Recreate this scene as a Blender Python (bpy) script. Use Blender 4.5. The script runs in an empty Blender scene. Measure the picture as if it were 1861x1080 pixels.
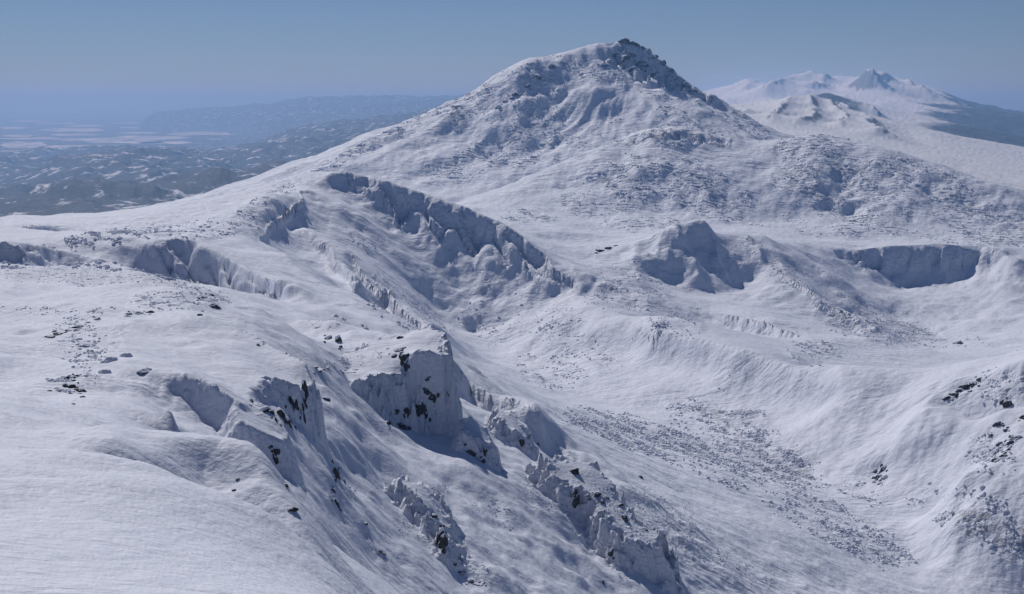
import bpy, math, random
import numpy as np
import time
from concurrent.futures import ThreadPoolExecutor
T0 = time.time()

R = math.radians
scene = bpy.context.scene
rng = np.random.default_rng(7)
random.seed(7)

# ------------------------------------------------------------------ camera
EYE = 2000.0                      # height of the eye above the datum (metres)
F = 2600.0                        # focal length in pixels of a 1861 px wide frame
PITCH = math.atan(357.0 / F)
CP, SP = math.cos(PITCH), math.sin(PITCH)
cam_data = bpy.data.cameras.new("camera")
cam = bpy.data.objects.new("camera", cam_data)
scene.collection.objects.link(cam)
cam.location = (0, 0, EYE)
cam.rotation_euler = (math.pi / 2 - PITCH, 0, 0)
cam_data.sensor_width = 36.0
cam_data.lens = 36.0 * F / 1861.0
cam_data.clip_start = 1.0
cam_data.clip_end = 400000.0
scene.camera = cam

# ------------------------------------------------------------------ sky, sun, exposure
SUN_AZ = -25.0                    # degrees, negative = left of the view direction
SUN_EL = 40.0
world = bpy.data.worlds.new("World")
scene.world = world
world.use_nodes = True
nt = world.node_tree
nt.nodes.clear()
sky = nt.nodes.new("ShaderNodeTexSky")
sky.sky_type = 'NISHITA'
sky.sun_disc = False
sky.sun_elevation = R(SUN_EL)
sky.sun_rotation = R(SUN_AZ)
sky.altitude = 2000.0
sky.air_density = 1.0
sky.dust_density = 0.0
sky.ozone_density = 3.0
tint = nt.nodes.new("ShaderNodeMix")
tint.data_type = 'RGBA'
tint.blend_type = 'MULTIPLY'
tint.inputs[0].default_value = 1.0
tint.inputs[7].default_value = (0.67, 0.74, 0.97, 1.0)
bg = nt.nodes.new("ShaderNodeBackground")
bg.inputs["Strength"].default_value = 0.055
wo = nt.nodes.new("ShaderNodeOutputWorld")
nt.links.new(sky.outputs[0], tint.inputs[6])
nt.links.new(tint.outputs[2], bg.inputs["Color"])
nt.links.new(bg.outputs[0], wo.inputs[0])

sun_data = bpy.data.lights.new("sun", 'SUN')
sun_data.energy = 3.5
sun_data.angle = R(0.53)
sun_data.color = (1.0, 0.98, 0.965)
sun = bpy.data.objects.new("sun", sun_data)
scene.collection.objects.link(sun)
sun.rotation_euler = (R(90 - SUN_EL), 0, R(180 - SUN_AZ))
sun.location = (0, 0, EYE + 500)

scene.view_settings.view_transform = 'Standard'
scene.view_settings.look = 'None'
scene.view_settings.exposure = -0.38
scene.view_settings.gamma = 1.0
scene.cycles.volume_bounces = 3
scene.cycles.max_bounces = 6
scene.cycles.diffuse_bounces = 3
scene.cycles.use_denoising = True

# ------------------------------------------------------------------ terrain controls
# u = X / Y (bearing), v = ln Y, s = Z / Y (slope of the line of sight).
def py_to_s(py):
    b = (540.0 - py) / F
    return (-SP + b * CP) / (CP + b * SP)
def px_to_u(px, py):
    b = (540.0 - py) / F
    return ((px - 930.5) / F) / (CP + b * SP)
def s_to_py(s):
    b = (s * CP + SP) / (CP - s * SP)
    return 540.0 - b * F
def u_to_px(u, s):
    b = (s * CP + SP) / (CP - s * SP)
    return u * (CP + b * SP) * F + 930.5

# Each line: bearing / height marks surveyed off the photograph, with a distance in metres.
LINES = [
 # ---- near snow hump
 [(-80,1100,80),(0,1080,85),(150,1080,86),(300,1080,88),(450,1080,93),(560,1090,98),(640,1110,105)],
 [(-80,830,160),(0,818,160),(120,826,156),(231,839,150),(290,852,149),(337,868,148),(380,882,147),(419,897,146),(481,931,144),(530,964,142),(575,1005,140),(620,1051,138),(660,1100,134)],
 [(0,940,115),(200,960,113),(380,1000,112)],
 [(290,900,157),(337,940,160),(380,965,161),(419,985,161),(481,1020,160),(530,1055,158),(600,1115,152)],
 # ---- ground round the second snow lobe
 [(0,800,190),(120,800,190),(207,803,186),(250,796,196)],
 [(270,900,166),(320,985,168),(400,1030,172),(500,1075,172),(580,1115,168)],
 [(300,800,225),(380,815,228)],
 [(420,830,262),(470,860,268),(500,880,275)],
 [(660,1080,-92),(625,1005,-86),(590,945,-80),(560,905,-76),(535,880,-74)],
 # ---- behind the ice bulge
 [(532,845,300),(536,800,312),(528,768,322),(470,740,322)],
 [(320,790,245),(360,800,250),(400,815,255)],
 # ---- big drifted hump
 [(193,576,425),(289,577,420),(350,580,412),(390,586,404)],
 [(0,730,262),(100,735,260),(230,745,250),(320,754,246)],
 [(0,650,330),(80,655,330),(200,655,325),(300,690,296),(340,695,293)],
 [(560,830,-82),(600,800,-88),(603,742,-88),(594,702,-88),(590,668,-90)],
 # ---- snowfield behind
 [(-60,645,400),(0,636,410),(70,618,425),(120,598,440),(193,576,450)],
 [(-40,590,500),(80,575,505),(200,550,520),(320,555,480),(400,578,450)],
 [(60,548,560),(200,530,590),(320,520,610)],
 [(-40,515,690),(0,505,700),(100,492,725),(210,484,740),(260,500,700)],
 [(300,537,580),(367,536,570),(400,552,552),(430,566,535),(467,580,520),(513,611,505)],
 [(470,575,640),(430,560,660)],
 # ---- drifted rim and its cliff
 [(-60,436,900),(0,438,905),(50,444,920),(100,452,945),(150,465,950),(180,476,930)],
 [(190,449,990),(250,443,1000),(300,441,1000),(353,444,995),(393,458,970),(433,477,940),(470,500,900),(500,527,860),(560,555,830),(620,577,805),(690,596,780)],
 # ---- knoll
 [(507,618,600),(539,604,620),(578,592,632),(613,592,632),(646,604,622),(672,620,605),(690,636,590)],
 [(520,650,545),(570,655,560),(620,640,580)],
 [(700,600,735),(720,609,728),(745,620,715),(690,640,640)],
 # ---- ground round the spur
 [(805,835,-121),(760,822,-116),(700,800,-108),(640,770,-98)],
 [(690,780,-112),(745,790,-117),(800,745,-118),(830,720,-121)],
 [(700,640,-101),(640,650,-98),(590,668,-90)],
 [(835,640,720),(840,655,700),(820,640,650)],
 # ---- rough rib right of the spur
 [(812,668,590),(853,688,610),(889,718,600),(924,727,595),(954,734,590),(975,748,582),(990,766,572)],
 [(890,885,-124),(860,862,-122),(830,835,-121)],
 [(930,855,-132),(960,860,-135),(1000,820,-142)],
 [(1000,790,640),(960,750,690),(900,715,740)],
 # ---- open slope below
 [(600,860,-90),(640,860,-97),(700,880,-108)],
 [(590,940,-84),(640,990,-94),(700,1050,-104),(760,1100,-110)],
 [(640,900,-96),(700,940,-106),(760,980,-113),(830,1040,-120),(880,1090,-125)],
 [(835,1000,-120),(840,960,-121),(835,920,-121)],
 [(900,900,-126),(950,940,-132),(1000,1000,-140),(1050,1070,-148),(1130,1090,-157)],
 # ---- right hand rib, far side
 [(1215,1075,-165),(1215,1000,-162),(1190,940,-158),(1150,890,-155),(1090,845,-150),(1050,830,-148)],
 # ---- long slope into the valley
 [(1000,730,940),(1050,770,870),(1100,800,800),(1200,880,705),(1300,980,620),(1380,1070,570)],
 [(1150,760,1010),(1250,820,925),(1350,900,815),(1450,980,730),(1530,1070,670)],
 [(850,600,1560),(920,650,1400),(1000,700,1270),(1120,735,1180),(1250,762,1120),(1380,800,1050),(1500,862,970),(1600,930,886),(1700,1000,812),(1760,1070,752),(1800,1110,732)],
 # ---- right hand hill
 [(1560,722,1050),(1620,712,1045),(1700,700,1020),(1780,685,1000),(1830,665,990),(1861,655,985),(1920,640,985)],
 [(1620,800,980),(1680,760,970),(1750,770,940),(1830,740,935),(1900,730,930)],
 [(1570,830,975),(1600,858,955),(1640,890,918),(1700,930,878)],
 [(1750,860,852),(1850,820,862),(1930,830,840)],
 [(1740,950,815),(1800,930,810)],
 [(1850,950,798),(1861,1020,775),(1861,1080,760),(1930,1080,745)],
 [(1700,690,1300),(1800,660,1270),(1861,630,1250)],
 # ---- floor left of the long ridge
 [(410,456,1150),(440,436,1250)],
 [(200,432,1250),(300,420,1400),(400,400,1550),(450,375,1700),(500,345,1800)],
 [(540,480,1180),(560,520,1060),(640,545,1010),(700,570,980)],
 [(640,548,1240),(700,572,1330),(760,602,1340),(800,622,1350)],
 [(700,470,1600),(740,520,1560),(800,560,1580)],
 [(860,640,1300),(920,700,1120),(980,720,1020)],
 # ---- long ridge
 [(270,395,2060),(300,393,2050),(367,375,2000),(420,360,1960),(480,343,1910),(530,322,1870),(560,312,1850),(600,316,1820),(630,314,1805),(660,322,1800),(700,335,1790),(760,355,1770),(830,378,1750),(900,402,1730),(950,430,1700),(1000,470,1660),(1050,530,1590),(1100,570,1450),(1200,605,1320),(1300,627,1240),(1380,648,1190),(1450,672,1140),(1510,700,1085),(1560,722,1050)],
 [(1000,640,1420),(1100,680,1300),(1200,705,1205)],
 # ---- left edge of the plateau
 [(-60,412,1750),(0,406,1800),(40,393,1900),(80,397,1940),(123,387,2000),(167,389,2040),(233,395,2080)],
 [(0,440,1480),(100,434,1500)],
 # ---- hidden drop behind long ridge
 [(-60,480,2600),(100,470,2700),(250,450,2700),(400,420,2600),(500,400,2500),(600,380,2250),(700,385,2150),(800,405,2050)],
 [(640,328,1900),(700,347,1890),(760,368,1870),(830,391,1850),(900,416,1830),(950,446,1800)],
 # ---- saddle, pointed hill and drifted rim
 [(1010,462,1800),(1060,464,1830),(1100,458,1850),(1150,448,1870),(1190,425,1890),(1225,404,1900),(1250,405,1910),(1290,420,1940),(1350,432,2000),(1400,440,2060),(1480,454,2150),(1520,462,2180),(1560,455,2205),(1620,448,2225),(1700,446,2250),(1780,452,2250),(1810,462,2235),(1861,475,2200),(1930,480,2200)],
 [(1150,560,1560),(1200,590,1480)],
 [(1140,500,1755),(1180,512,1765),(1222,520,1778),(1265,528,1782),(1310,524,1805),(1360,508,1860)],
 [(1225,425,1965),(1280,438,2000),(1180,440,1950)],
 [(1420,520,1800),(1500,560,1800),(1600,600,1780),(1680,640,1600)],
 [(1640,580,1950),(1720,600,1870),(1800,585,1900),(1861,570,1930),(1930,570,1930)],
 [(1760,630,1650),(1861,610,1720),(1930,600,1750)],
 # ---- plain beyond the rim
 [(900,420,2180),(960,445,2120),(1030,458,2080),(1100,442,2200),(1200,425,2220)],
 [(950,405,2330),(1000,420,2260),(1100,428,2320),(1300,420,2330),(1420,425,2380),(1500,435,2450),(1600,440,2470),(1700,440,2480),(1861,450,2480),(1930,450,2480)],
 [(850,376,2500),(940,395,2450),(1000,390,2540),(1100,400,2520),(1250,392,2580),(1400,400,2600),(1560,405,2620),(1700,415,2620),(1861,425,2640),(1930,428,2640)],
 # ---- domes
 [(760,392,2640),(820,372,2700),(900,345,2800),(1000,305,2900),(1100,262,2980),(1170,238,3020),(1230,231,3045),(1270,232,3050),(1310,243,3055),(1350,252,3070),(1400,252,3100),(1440,247,3130),(1485,244,3150),(1530,247,3130),(1560,255,3100),(1610,270,3050),(1660,286,3000),(1720,308,2950),(1780,330,2900),(1861,362,2850),(1930,380,2830)],
 [(1000,345,2740),(1150,330,2750),(1200,300,2830),(1300,310,2830)],
 [(1450,340,2800),(1560,330,2830),(1640,340,2810),(1740,375,2770)],
 [(850,390,2880),(950,360,3000),(1050,322,3110),(1150,286,3180),(1250,274,3230),(1350,275,3300),(1450,275,3350),(1550,285,3350),(1650,310,3300),(1780,350,3200),(1900,380,3150)],
 # ---- the great mountain
 [(330,390,3100),(400,372,3190),(480,341,3300),(540,311,3400),(620,278,3500),(700,245,3600),(760,222,3650),(800,205,3680),(860,175,3720),(900,150,3750),(930,128,3770),(955,112,3790),(980,107,3805),(1005,108,3825),(1030,98,3850),(1060,91,3865),(1090,86,3880),(1118,75,3895),(1135,69,3900),(1155,73,3905),(1180,87,3900),(1205,105,3890),(1230,130,3880),(1255,152,3865),(1280,172,3850),(1310,190,3835),(1340,206,3820),(1370,227,3790),(1402,248,3750),(1450,275,3700)],
 [(880,215,3560),(920,178,3640),(960,155,3690),(1000,138,3735),(1050,122,3790)],
 [(700,300,3330),(760,320,3260),(800,345,3130),(830,362,3040)],
 [(820,260,3460),(900,290,3350),(950,310,3230)],
 [(1000,200,3590),(1050,240,3480),(1080,262,3380)],
 [(1120,215,3560),(1200,222,3500),(1250,200,3560)],
 [(1200,160,3720),(1260,195,3650),(1330,225,3580)],
 [(600,290,3420),(650,295,3390),(720,265,3470)],
 [(400,420,4300),(600,360,4300),(800,290,4300),(1000,210,4450),(1135,190,4500),(1280,250,4400),(1400,290,4300)],
 # ---- ranges on the right
 [(1420,252,4500),(1500,256,4600),(1600,290,4300),(1700,318,4000),(1780,330,3900),(1861,345,3900),(1930,350,3900)],
 [(1450,245,5500),(1550,258,5300),(1650,275,5200),(1750,298,5000),(1861,322,4800),(1930,330,4700)],
 [(1280,215,6900),(1330,203,7000),(1380,193,7300),(1440,183,7500),(1480,186,7600),(1510,197,7500),(1560,215,7300),(1620,235,7000),(1700,262,6500),(1780,288,6100),(1861,305,5800),(1930,318,5700)],
 [(1380,235,6100),(1440,222,6500),(1500,232,6200)],
 [(1250,215,9500),(1400,215,9500),(1600,238,9300),(1750,270,9000),(1900,300,8800)],
 [(1400,200,12000),(1450,188,12000),(1480,174,12100),(1503,169,12100),(1530,178,12000),(1570,193,12000),(1630,210,11700),(1680,224,11500),(1760,250,11000),(1861,274,10500),(1930,285,10400)],
 [(1400,205,15000),(1550,205,15000),(1650,222,14500),(1780,255,14000),(1900,275,14000)],
 [(1530,195,17000),(1580,182,17500),(1620,168,18500),(1660,195,17000),(1720,214,16000),(1800,222,16000)],
 [(1240,172,22000),(1290,163,22000),(1340,157,22000),(1390,152,22000),(1430,150,22000),(1470,150,22000),(1510,143,22000),(1560,141,22000),(1590,147,22000),(1615,137,22000),(1628,134,22000),(1645,142,22000),(1680,160,22000),(1710,172,22000),(1760,187,22000),(1820,205,22000)],
 [(1250,215,30000),(1500,205,30000),(1750,215,30000),(1861,228,28000),(1930,230,28000)],
 [(1830,232,20000),(1930,240,20000)],
 # ---- hills and plain on the left
 [(-100,440,5000),(100,430,5200),(300,420,5600),(500,380,6000),(700,330,6500)],
 [(-60,405,8000),(60,404,8000),(160,396,8200),(230,386,8300),(275,371,8400),(292,372,8400),(310,382,8300),(380,368,8400),(460,358,8400)],
 [(-60,398,10000),(100,388,10500),(250,372,11200),(350,362,11500),(450,345,12000)],
 [(-60,345,14500),(0,325,15500),(60,305,16200),(110,290,16800),(150,298,17000),(205,277,17200),(260,292,17400),(320,300,17600),(420,290,18000),(520,270,19000),(620,250,21000),(720,225,24000)],
 [(100,345,13600),(220,325,14200),(330,345,13600),(450,330,14500)],
 [(-60,300,22000),(200,295,22500),(380,278,24000),(500,262,26000)],
 [(-60,273,26600),(100,271,27200),(250,263,30000),(400,251,35500),(460,245,39000)],
 [(280,216,47120),(340,208,47120),(400,203,47120),(460,198,47120),(520,190,47120),(545,182,47120),(570,176,47120),(590,183,47120),(625,179,47120),(660,183,46360),(700,187,45600),(760,185,44080),(830,178,42560),(900,175,41800)],
 [(450,230,40500),(560,222,37000),(680,212,34000),(800,205,32000)],
 [(560,240,25000),(700,240,22000),(850,230,20000)],
]
# steep faces: crest (bearing, height, distance), visible foot (bearing, height), steepness, gully relief, gully spacing
FACES = [
 ([(630,314,1805),(660,322,1800),(700,335,1790),(760,355,1770),(830,378,1750),(900,402,1730),(950,430,1700),(1000,470,1660),(1050,530,1590)],
  [(640,332),(655,362),(672,374),(690,366),(705,388),(722,422),(738,398),(755,390),(772,430),(792,454),(806,428),(820,424),(838,465),(856,489),(872,460),(888,448),(905,478),(925,494),(942,476),(960,490),(985,506),(1010,512),(1030,524)], 39, 7.0, 46, 0.4),
 ([(1480,454,2150),(1520,462,2180),(1560,455,2205),(1620,448,2225),(1700,446,2250),(1780,452,2250),(1820,464,2232)],
  [(1540,468),(1570,482),(1600,500),(1628,514),(1650,496),(1672,486),(1700,484),(1722,496),(1742,502),(1766,493),(1790,483),(1812,471)], 42, 6.0, 46, 0.5),
 ([(240,443,1000),(300,441,1000),(353,444,995),(393,458,970),(433,477,940),(470,500,900),(500,527,860)],
  [(255,458),(285,475),(310,500),(350,525),(400,548),(440,572),(483,585),(500,560)], 39, 5.0, 34, 0.45),
 ([(60,446,925),(100,452,945),(150,465,950),(180,476,930)], [(70,476),(110,487),(150,484),(178,486)], 34, 1.0, 30, 0.2),
 ([(0,438,905),(60,446,925)], [(-20,478),(60,478)], 22, 1.5, 40),
 ([(5,412,1620),(40,404,1650),(80,402,1680),(105,408,1690)], [(15,430),(45,438),(80,426)], 40, 2.0, 40, 0.2),
 # hollow in the hump
 ([(308,697,293),(350,700,291),(400,714,288),(445,738,284)], [(312,706),(345,748),(380,785),(410,796),(436,786)], 52, 0.5, 30, 0.1),
 ([(812,668,590),(853,688,610),(889,718,600),(924,727,595),(960,738,588)], [(818,700),(850,722),(890,748),(940,758)], 42, 2.4, 24, 1.0),
 # snow spurs of the bowl
 ([(1130,580,1410),(1200,605,1320),(1300,627,1240),(1380,648,1190),(1450,672,1140),(1510,700,1085),(1560,722,1050)], [(1160,610),(1230,648),(1300,668),(1380,694),(1440,712),(1500,728)], 38, 0.0, 60, 0.08),
 ([(1280,556,1630),(1340,567,1580),(1400,584,1520),(1460,606,1465)], [(1290,572),(1340,592),(1390,606),(1450,617)], 46, 0.0, 60, 0.0),
 ([(1520,684,1265),(1580,695,1220),(1640,708,1180)], [(1522,704),(1580,714),(1632,718)], 36, 0.0, 60, 0.0),
 ([(1700,701,1020),(1780,685,1000),(1830,665,990),(1861,655,985),(1930,640,985)], [(1720,745),(1780,765),(1830,760),(1861,745),(1930,740)], 31, 0.0, 60, 0.1),
 ([(630,455,1450),(680,510,1370),(720,550,1300),(760,585,1240)], [(638,490),(685,545),(725,580),(765,608)], 42, 1.0, 40, 0.6),
 ([(560,420,1500),(600,455,1420),(640,505,1300)], [(565,445),(605,485),(645,530)], 36, 0.6, 40, 0.3),
 ([(475,430,1310),(505,403,1440),(520,390,1500),(548,346,1690)], [(480,438),(508,420),(523,412),(550,358)], 50, 2.0, 30, 0.1),
 ([(1420,500,1850),(1480,540,1750),(1560,580,1680)], [(1425,515),(1485,562),(1560,602)], 32, 0.6, 50, 0.6),
 # great mountain and domes
 ([(1100,92,3880),(1140,72,3897),(1180,88,3895),(1230,130,3875),(1280,172,3848)], [(1106,104),(1126,140),(1170,162),(1230,186),(1290,204)], 32, 7.0, 44, 0.8),
 ([(1150,245,3010),(1200,234,3030),(1260,232,3050),(1310,245,3055)], [(1150,268),(1200,266),(1260,264),(1312,272)], 26, 3.0, 50, 0.9),
 ([(1508,361,2745),(1535,358,2748),(1560,362,2742)], [(1516,380),(1535,386),(1554,381)], 52, 1.0, 30, 0.2),
]
for _ln in LINES + [f[0] for f in FACES]:                      # a negative third value is a height below the eye
    for _i, (_a, _b, _c) in enumerate(_ln):
        if _c < 0:
            _ln[_i] = (_a, _b, _c / py_to_s(_b))
def face_foot(crest, foot, beta):
    tb = math.tan(R(beta)); out = []
    cpy = lambda x: float(np.interp(x, [c[0] for c in crest], [c[1] for c in crest]))
    wd = max(8, 0.07 * (foot[-1][0] - foot[0][0]))
    foot = [(foot[0][0] - wd, cpy(foot[0][0] - wd) + 4)] + list(foot) + [(foot[-1][0] + wd, cpy(foot[-1][0] + wd) + 4)]
    for px, py in foot:
        cy = np.interp(px, [c[0] for c in crest], [c[1] for c in crest]); yc = np.interp(px, [c[0] for c in crest], [c[2] for c in crest])
        out.append((px, py, float(yc * (tb - py_to_s(cy)) / (tb - py_to_s(py)))))
    return out
for crest, foot, beta, ga, gw, *_ in FACES:
    LINES.append(face_foot(crest, foot, beta))
    # ground levels off behind the brink
    LINES.append([(a, s_to_py(py_to_s(b) * 0.987 - 0.0012), c * 1.016) for a, b, c in crest if foot[0][0] - 5 <= a <= foot[-1][0] + 5])
FAR_Z = -930.0
ctrl = []
for ln in LINES:
    pts = [(px_to_u(a, b), math.log(c), py_to_s(b)) for a, b, c in ln]
    for i, p in enumerate(pts):
        ctrl.append(p)
        if i + 1 < len(pts):
            q = pts[i + 1]
            d = math.hypot(q[0] - p[0], q[1] - p[1])
            n = int(d / (0.011 if 150 < ln[0][2] < 2300 else 0.026))
            for k in range(1, n + 1):
                t = k / (n + 1)
                ctrl.append(tuple(p[j] + (q[j] - p[j]) * t for j in range(3)))
for az in np.linspace(-0.55, 0.55, 12):                       # level lowland at the horizon
    for yy in (90000, 140000, 260000):
        ctrl.append((az, math.log(yy), FAR_Z / yy))
for az in np.linspace(-0.5, 0.5, 9):                          # summit under the camera
    for yy, sv in ((52.0, -0.40), (20.0, -0.50), (8.0, -0.62), (2.0, -1.0)):
        ctrl.append((az, math.log(yy), sv - 0.10 * max(az, 0)))
for az, yy, z in ((0.1, 120, -66), (0.2, 150, -95), (0.3, 200, -125), (0.42, 260, -150), (0.12, 180, -88), (0.3, 320, -165), (0.42, 450, -215)):
    ctrl.append((az, math.log(yy), z / yy))
ctrl = np.array(ctrl)
C_SOFT = 0.003
def kern(du, dv):
    return np.sqrt(du * du + dv * dv + C_SOFT * C_SOFT)
def solve_rbf(P):
    n = len(P)
    A = np.zeros((n + 3, n + 3))
    A[:n, :n] = kern(P[:, None, 0] - P[None, :, 0], P[:, None, 1] - P[None, :, 1])
    A[:n, :n] -= np.eye(n) * 4e-5
    A[:n, n] = 1; A[:n, n + 1] = P[:, 0]; A[:n, n + 2] = P[:, 1]
    A[n:, :n] = A[:n, n:].T
    b = np.zeros(n + 3); b[:n] = P[:, 2]
    return np.linalg.solve(A, b)
w_rbf = solve_rbf(ctrl)
print('controls', len(ctrl), 'largest weight', float(np.abs(w_rbf).max()))
def rbf(u, v):
    u = np.asarray(u, np.float32).ravel(); v = np.asarray(v, np.float32).ravel()
    out = np.empty(u.size, np.float64)
    cu = ctrl[:, 0].astype(np.float32); cv = ctrl[:, 1].astype(np.float32)
    w = w_rbf[:-3]
    w32 = w.astype(np.float32)
    def work(i):
        du = u[i:i + 8192, None] - cu; dv = v[i:i + 8192, None] - cv
        np.multiply(du, du, out=du); np.multiply(dv, dv, out=dv)
        du += dv; du += np.float32(C_SOFT ** 2)
        np.sqrt(du, out=du)
        out[i:i + 8192] = du @ w32
    with ThreadPoolExecutor(6) as ex:
        list(ex.map(work, range(0, u.size, 8192)))
    return out + w_rbf[-3] + w_rbf[-2] * u + w_rbf[-1] * v

# ------------------------------------------------------------------ noise
_perm = np.random.default_rng(3).permutation(4096)
_ang = np.random.default_rng(4).random(4096) * 2 * np.pi
_gx, _gy = np.cos(_ang), np.sin(_ang)
def perlin(x, y, seed=0):
    xi = np.floor(x).astype(np.int64); yi = np.floor(y).astype(np.int64)
    xf = x - xi; yf = y - yi
    def g(ix, iy, dx, dy):
        h = _perm[(_perm[(ix + seed * 131) & 4095] + iy) & 4095]
        return _gx[h] * dx + _gy[h] * dy
    a = xf * xf * xf * (xf * (xf * 6 - 15) + 10); b = yf * yf * yf * (yf * (yf * 6 - 15) + 10)
    n0 = g(xi, yi, xf, yf); n1 = g(xi + 1, yi, xf - 1, yf)
    n2 = g(xi, yi + 1, xf, yf - 1); n3 = g(xi + 1, yi + 1, xf - 1, yf - 1)
    return 1.45 * ((n0 + (n1 - n0) * a) * (1 - b) + (n2 + (n3 - n2) * a) * b)
def fbm(x, y, octaves=4, seed=0, gain=0.5):
    t = 0; a = 1.0
    for o in range(octaves):
        t = t + a * perlin(x * 2 ** o + 17.3 * o, y * 2 ** o - 9.1 * o, seed + o)
        a *= gain
    return t
def ridged(x, y, octaves=4, seed=0, gain=0.5):
    t = 0; a = 1.0
    for o in range(octaves):
        t = t + a * (1 - 2 * np.abs(perlin(x * 2 ** o + 5.7 * o, y * 2 ** o + 3.1 * o, seed + o)))
        a *= gain
    return t
def smooth(e0, e1, x):
    t = np.clip((x - e0) / (e1 - e0), 0, 1)
    return t * t * (3 - 2 * t)
def lin(pts, x):
    p = np.array(pts, float)
    return np.interp(x, p[:, 0], p[:, 1])

# ------------------------------------------------------------------ sampling grid (fan around the viewpoint)
U_MAX = 0.43
NCOL, NROW = 900, 1230
def colspace(n, inner=0.372):
    m = max(10, int(n * 0.03))
    return np.concatenate([np.linspace(-U_MAX, -inner, m, endpoint=False), np.linspace(-inner, inner, n - 2 * m), np.linspace(inner, U_MAX, m + 1)[1:]])
uc = colspace(NCOL)
Y0, Y1 = 2.0, 260000.0
vt = np.linspace(math.log(Y0), math.log(Y1), 1500)
ut = np.linspace(-0.36, 0.36, 90)
St = rbf(*np.meshgrid(ut, vt, indexing='ij')).reshape(90, -1)
run = np.maximum.accumulate(St, axis=1)
gain_s = np.diff(run, axis=1)
inframe = (run[:, 1:] > py_to_s(1090)) & (run[:, 1:] <= 0.06)
vis = np.where(inframe, gain_s, 0)
dens = np.percentile(vis, 93, axis=0)
kernel = np.hanning(31); kernel /= kernel.sum()
dens = np.convolve(dens, kernel, mode='same')
dens = dens / dens.sum() + 0.35 / len(dens)
for ya, yb, g_ in ((176, 204, .035), (270, 292, .03), (318, 352, .06), (360, 392, .03), (464, 505, .09), (505, 548, .04), (6000, 28000, .10)):   # rows for the cliffs of the near blocks
    m_ = (vt[1:] > math.log(ya)) & (vt[1:] < math.log(yb)); dens[m_] += g_ / m_.sum()
cum = np.concatenate([[0], np.cumsum(dens)]); cum /= cum[-1]
vr = np.interp(np.linspace(0, 1, NROW), cum, vt)
UU, VV = np.meshgrid(uc, vr)                                  # [row, col]
uh = np.concatenate([uc[:-1:2], uc[-1:]])
Uh, Vh = np.meshgrid(uh, vr)
wv = smooth(math.log(130), math.log(420), Vh) * smooth(math.log(7000), math.log(4300), Vh)
wa = 0.0075 * fbm(Uh / 0.075, Vh / 0.075, 2, 301) + 0.0055 * fbm(Uh / 0.024, Vh / 0.03, 2, 303) + 0.0025 * fbm(Uh / 0.009, Vh / 0.011, 2, 305)
wb = 0.0060 * fbm(Uh / 0.075, Vh / 0.075, 2, 311) + 0.0030 * fbm(Uh / 0.024, Vh / 0.03, 2, 313)
wv = wv * (1 - 0.6 * smooth(0.02, 0.08, Uh) * smooth(math.log(600), math.log(750), Vh) * smooth(math.log(1650), math.log(1400), Vh))
Uw, Vw = Uh + wv * wb, Vh + wv * wa
Sh = rbf(Uw, Vw).reshape(NROW, -1)
def widen(a):
    return np.stack([np.interp(uc, uh, row) for row in a])
S = widen(Sh); UW = widen(Uw); VW = widen(Vw)
YY = np.exp(VV); XX = UU * YY
Z = S * YY
# steep faces get a crisp brink and a straight fall to a foot cut up by gullies
YW = np.exp(VW)
rime = np.zeros_like(S)
for fc in FACES:
    crest, foot = fc[0], face_foot(*fc[:3])
    lumpy = fc[5] if len(fc) > 5 else 1.0
    ys = [p[2] for p in crest + foot]
    k = slice(int(np.searchsorted(vr, math.log(min(ys) * 0.93))), int(np.searchsorted(vr, math.log(max(ys) * 1.05))))
    uc_ = np.array([px_to_u(p[0], p[1]) for p in crest]); uf_ = np.array([px_to_u(p[0], p[1]) for p in foot])
    u, y = UW[k], YW[k]
    pxu = u * F + 930.5
    yc = np.interp(u, uc_, [p[2] for p in crest]); sc_ = np.interp(u, uc_, [py_to_s(p[1]) for p in crest])
    yf = np.interp(u, uf_, [p[2] for p in foot]); sf_ = np.interp(u, uf_, [py_to_s(p[1]) for p in foot])
    run_ = np.maximum(yc - yf, 0.004 * yc)
    t0 = np.clip((y - yf) / run_, -0.6, 1)
    q = (pxu - 90 * (1 - t0) + 10 * perlin(pxu / 45, t0 * 2, 9)) / fc[4]
    cut = 0.75 * ridged(q * 0.55, t0 * 0.5, 2, 21, .4)
    yf2 = yf + run_ * np.clip(0.8 * (cut - 0.1) * np.clip(fc[3] / 6.0, 0.0, 1.1), -0.10, 0.6)
    t = (y - yf2) / np.maximum(yc - yf2, 0.25 * run_)
    lat = smooth(uf_[0] - 0.006, uf_[0] + 0.012, u) * smooth(uf_[-1] + 0.006, uf_[-1] - 0.012, u)
    zc, zf = sc_ * yc, sf_ * yf
    tt = np.clip(t, 0, 1)
    prof = tt + (0.12 if fc[3] > 0.5 else 0.0) * np.sin(tt * 2 * np.pi + 2.5 * perlin(q * 0.7, tt * 2, 57)) * tt * (1 - tt) * 2
    zface = zf + (zc - zf) * prof
    inside = (t > 0) & (t < 1)
    Z[k] = np.where(inside, Z[k] + (zface - Z[k]) * lat, Z[k])
    ramp_ = (t <= 0) & (y > yf)                                 # snow ramps running up into the gullies
    Z[k] = np.where(ramp_, Z[k] + (np.minimum(Z[k], zf + (y - yf) * 0.42) - Z[k]) * lat, Z[k])
    # carry the brink and the foot a little into the neighbouring ground so nothing steps
    near = np.where(t >= 1, np.exp(-(t - 1) * run_ / (0.018 * yc)), 0)
    Z[k] += np.where(t >= 1, np.clip(zc - Z[k], -0.012 * yc, 0.012 * yc), 0) * near * lat * 0.8
    rime[k] = np.maximum(rime[k], lumpy * lat * smooth(-0.1, 0.12, t) * smooth(0.95, 0.75, t))
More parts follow.
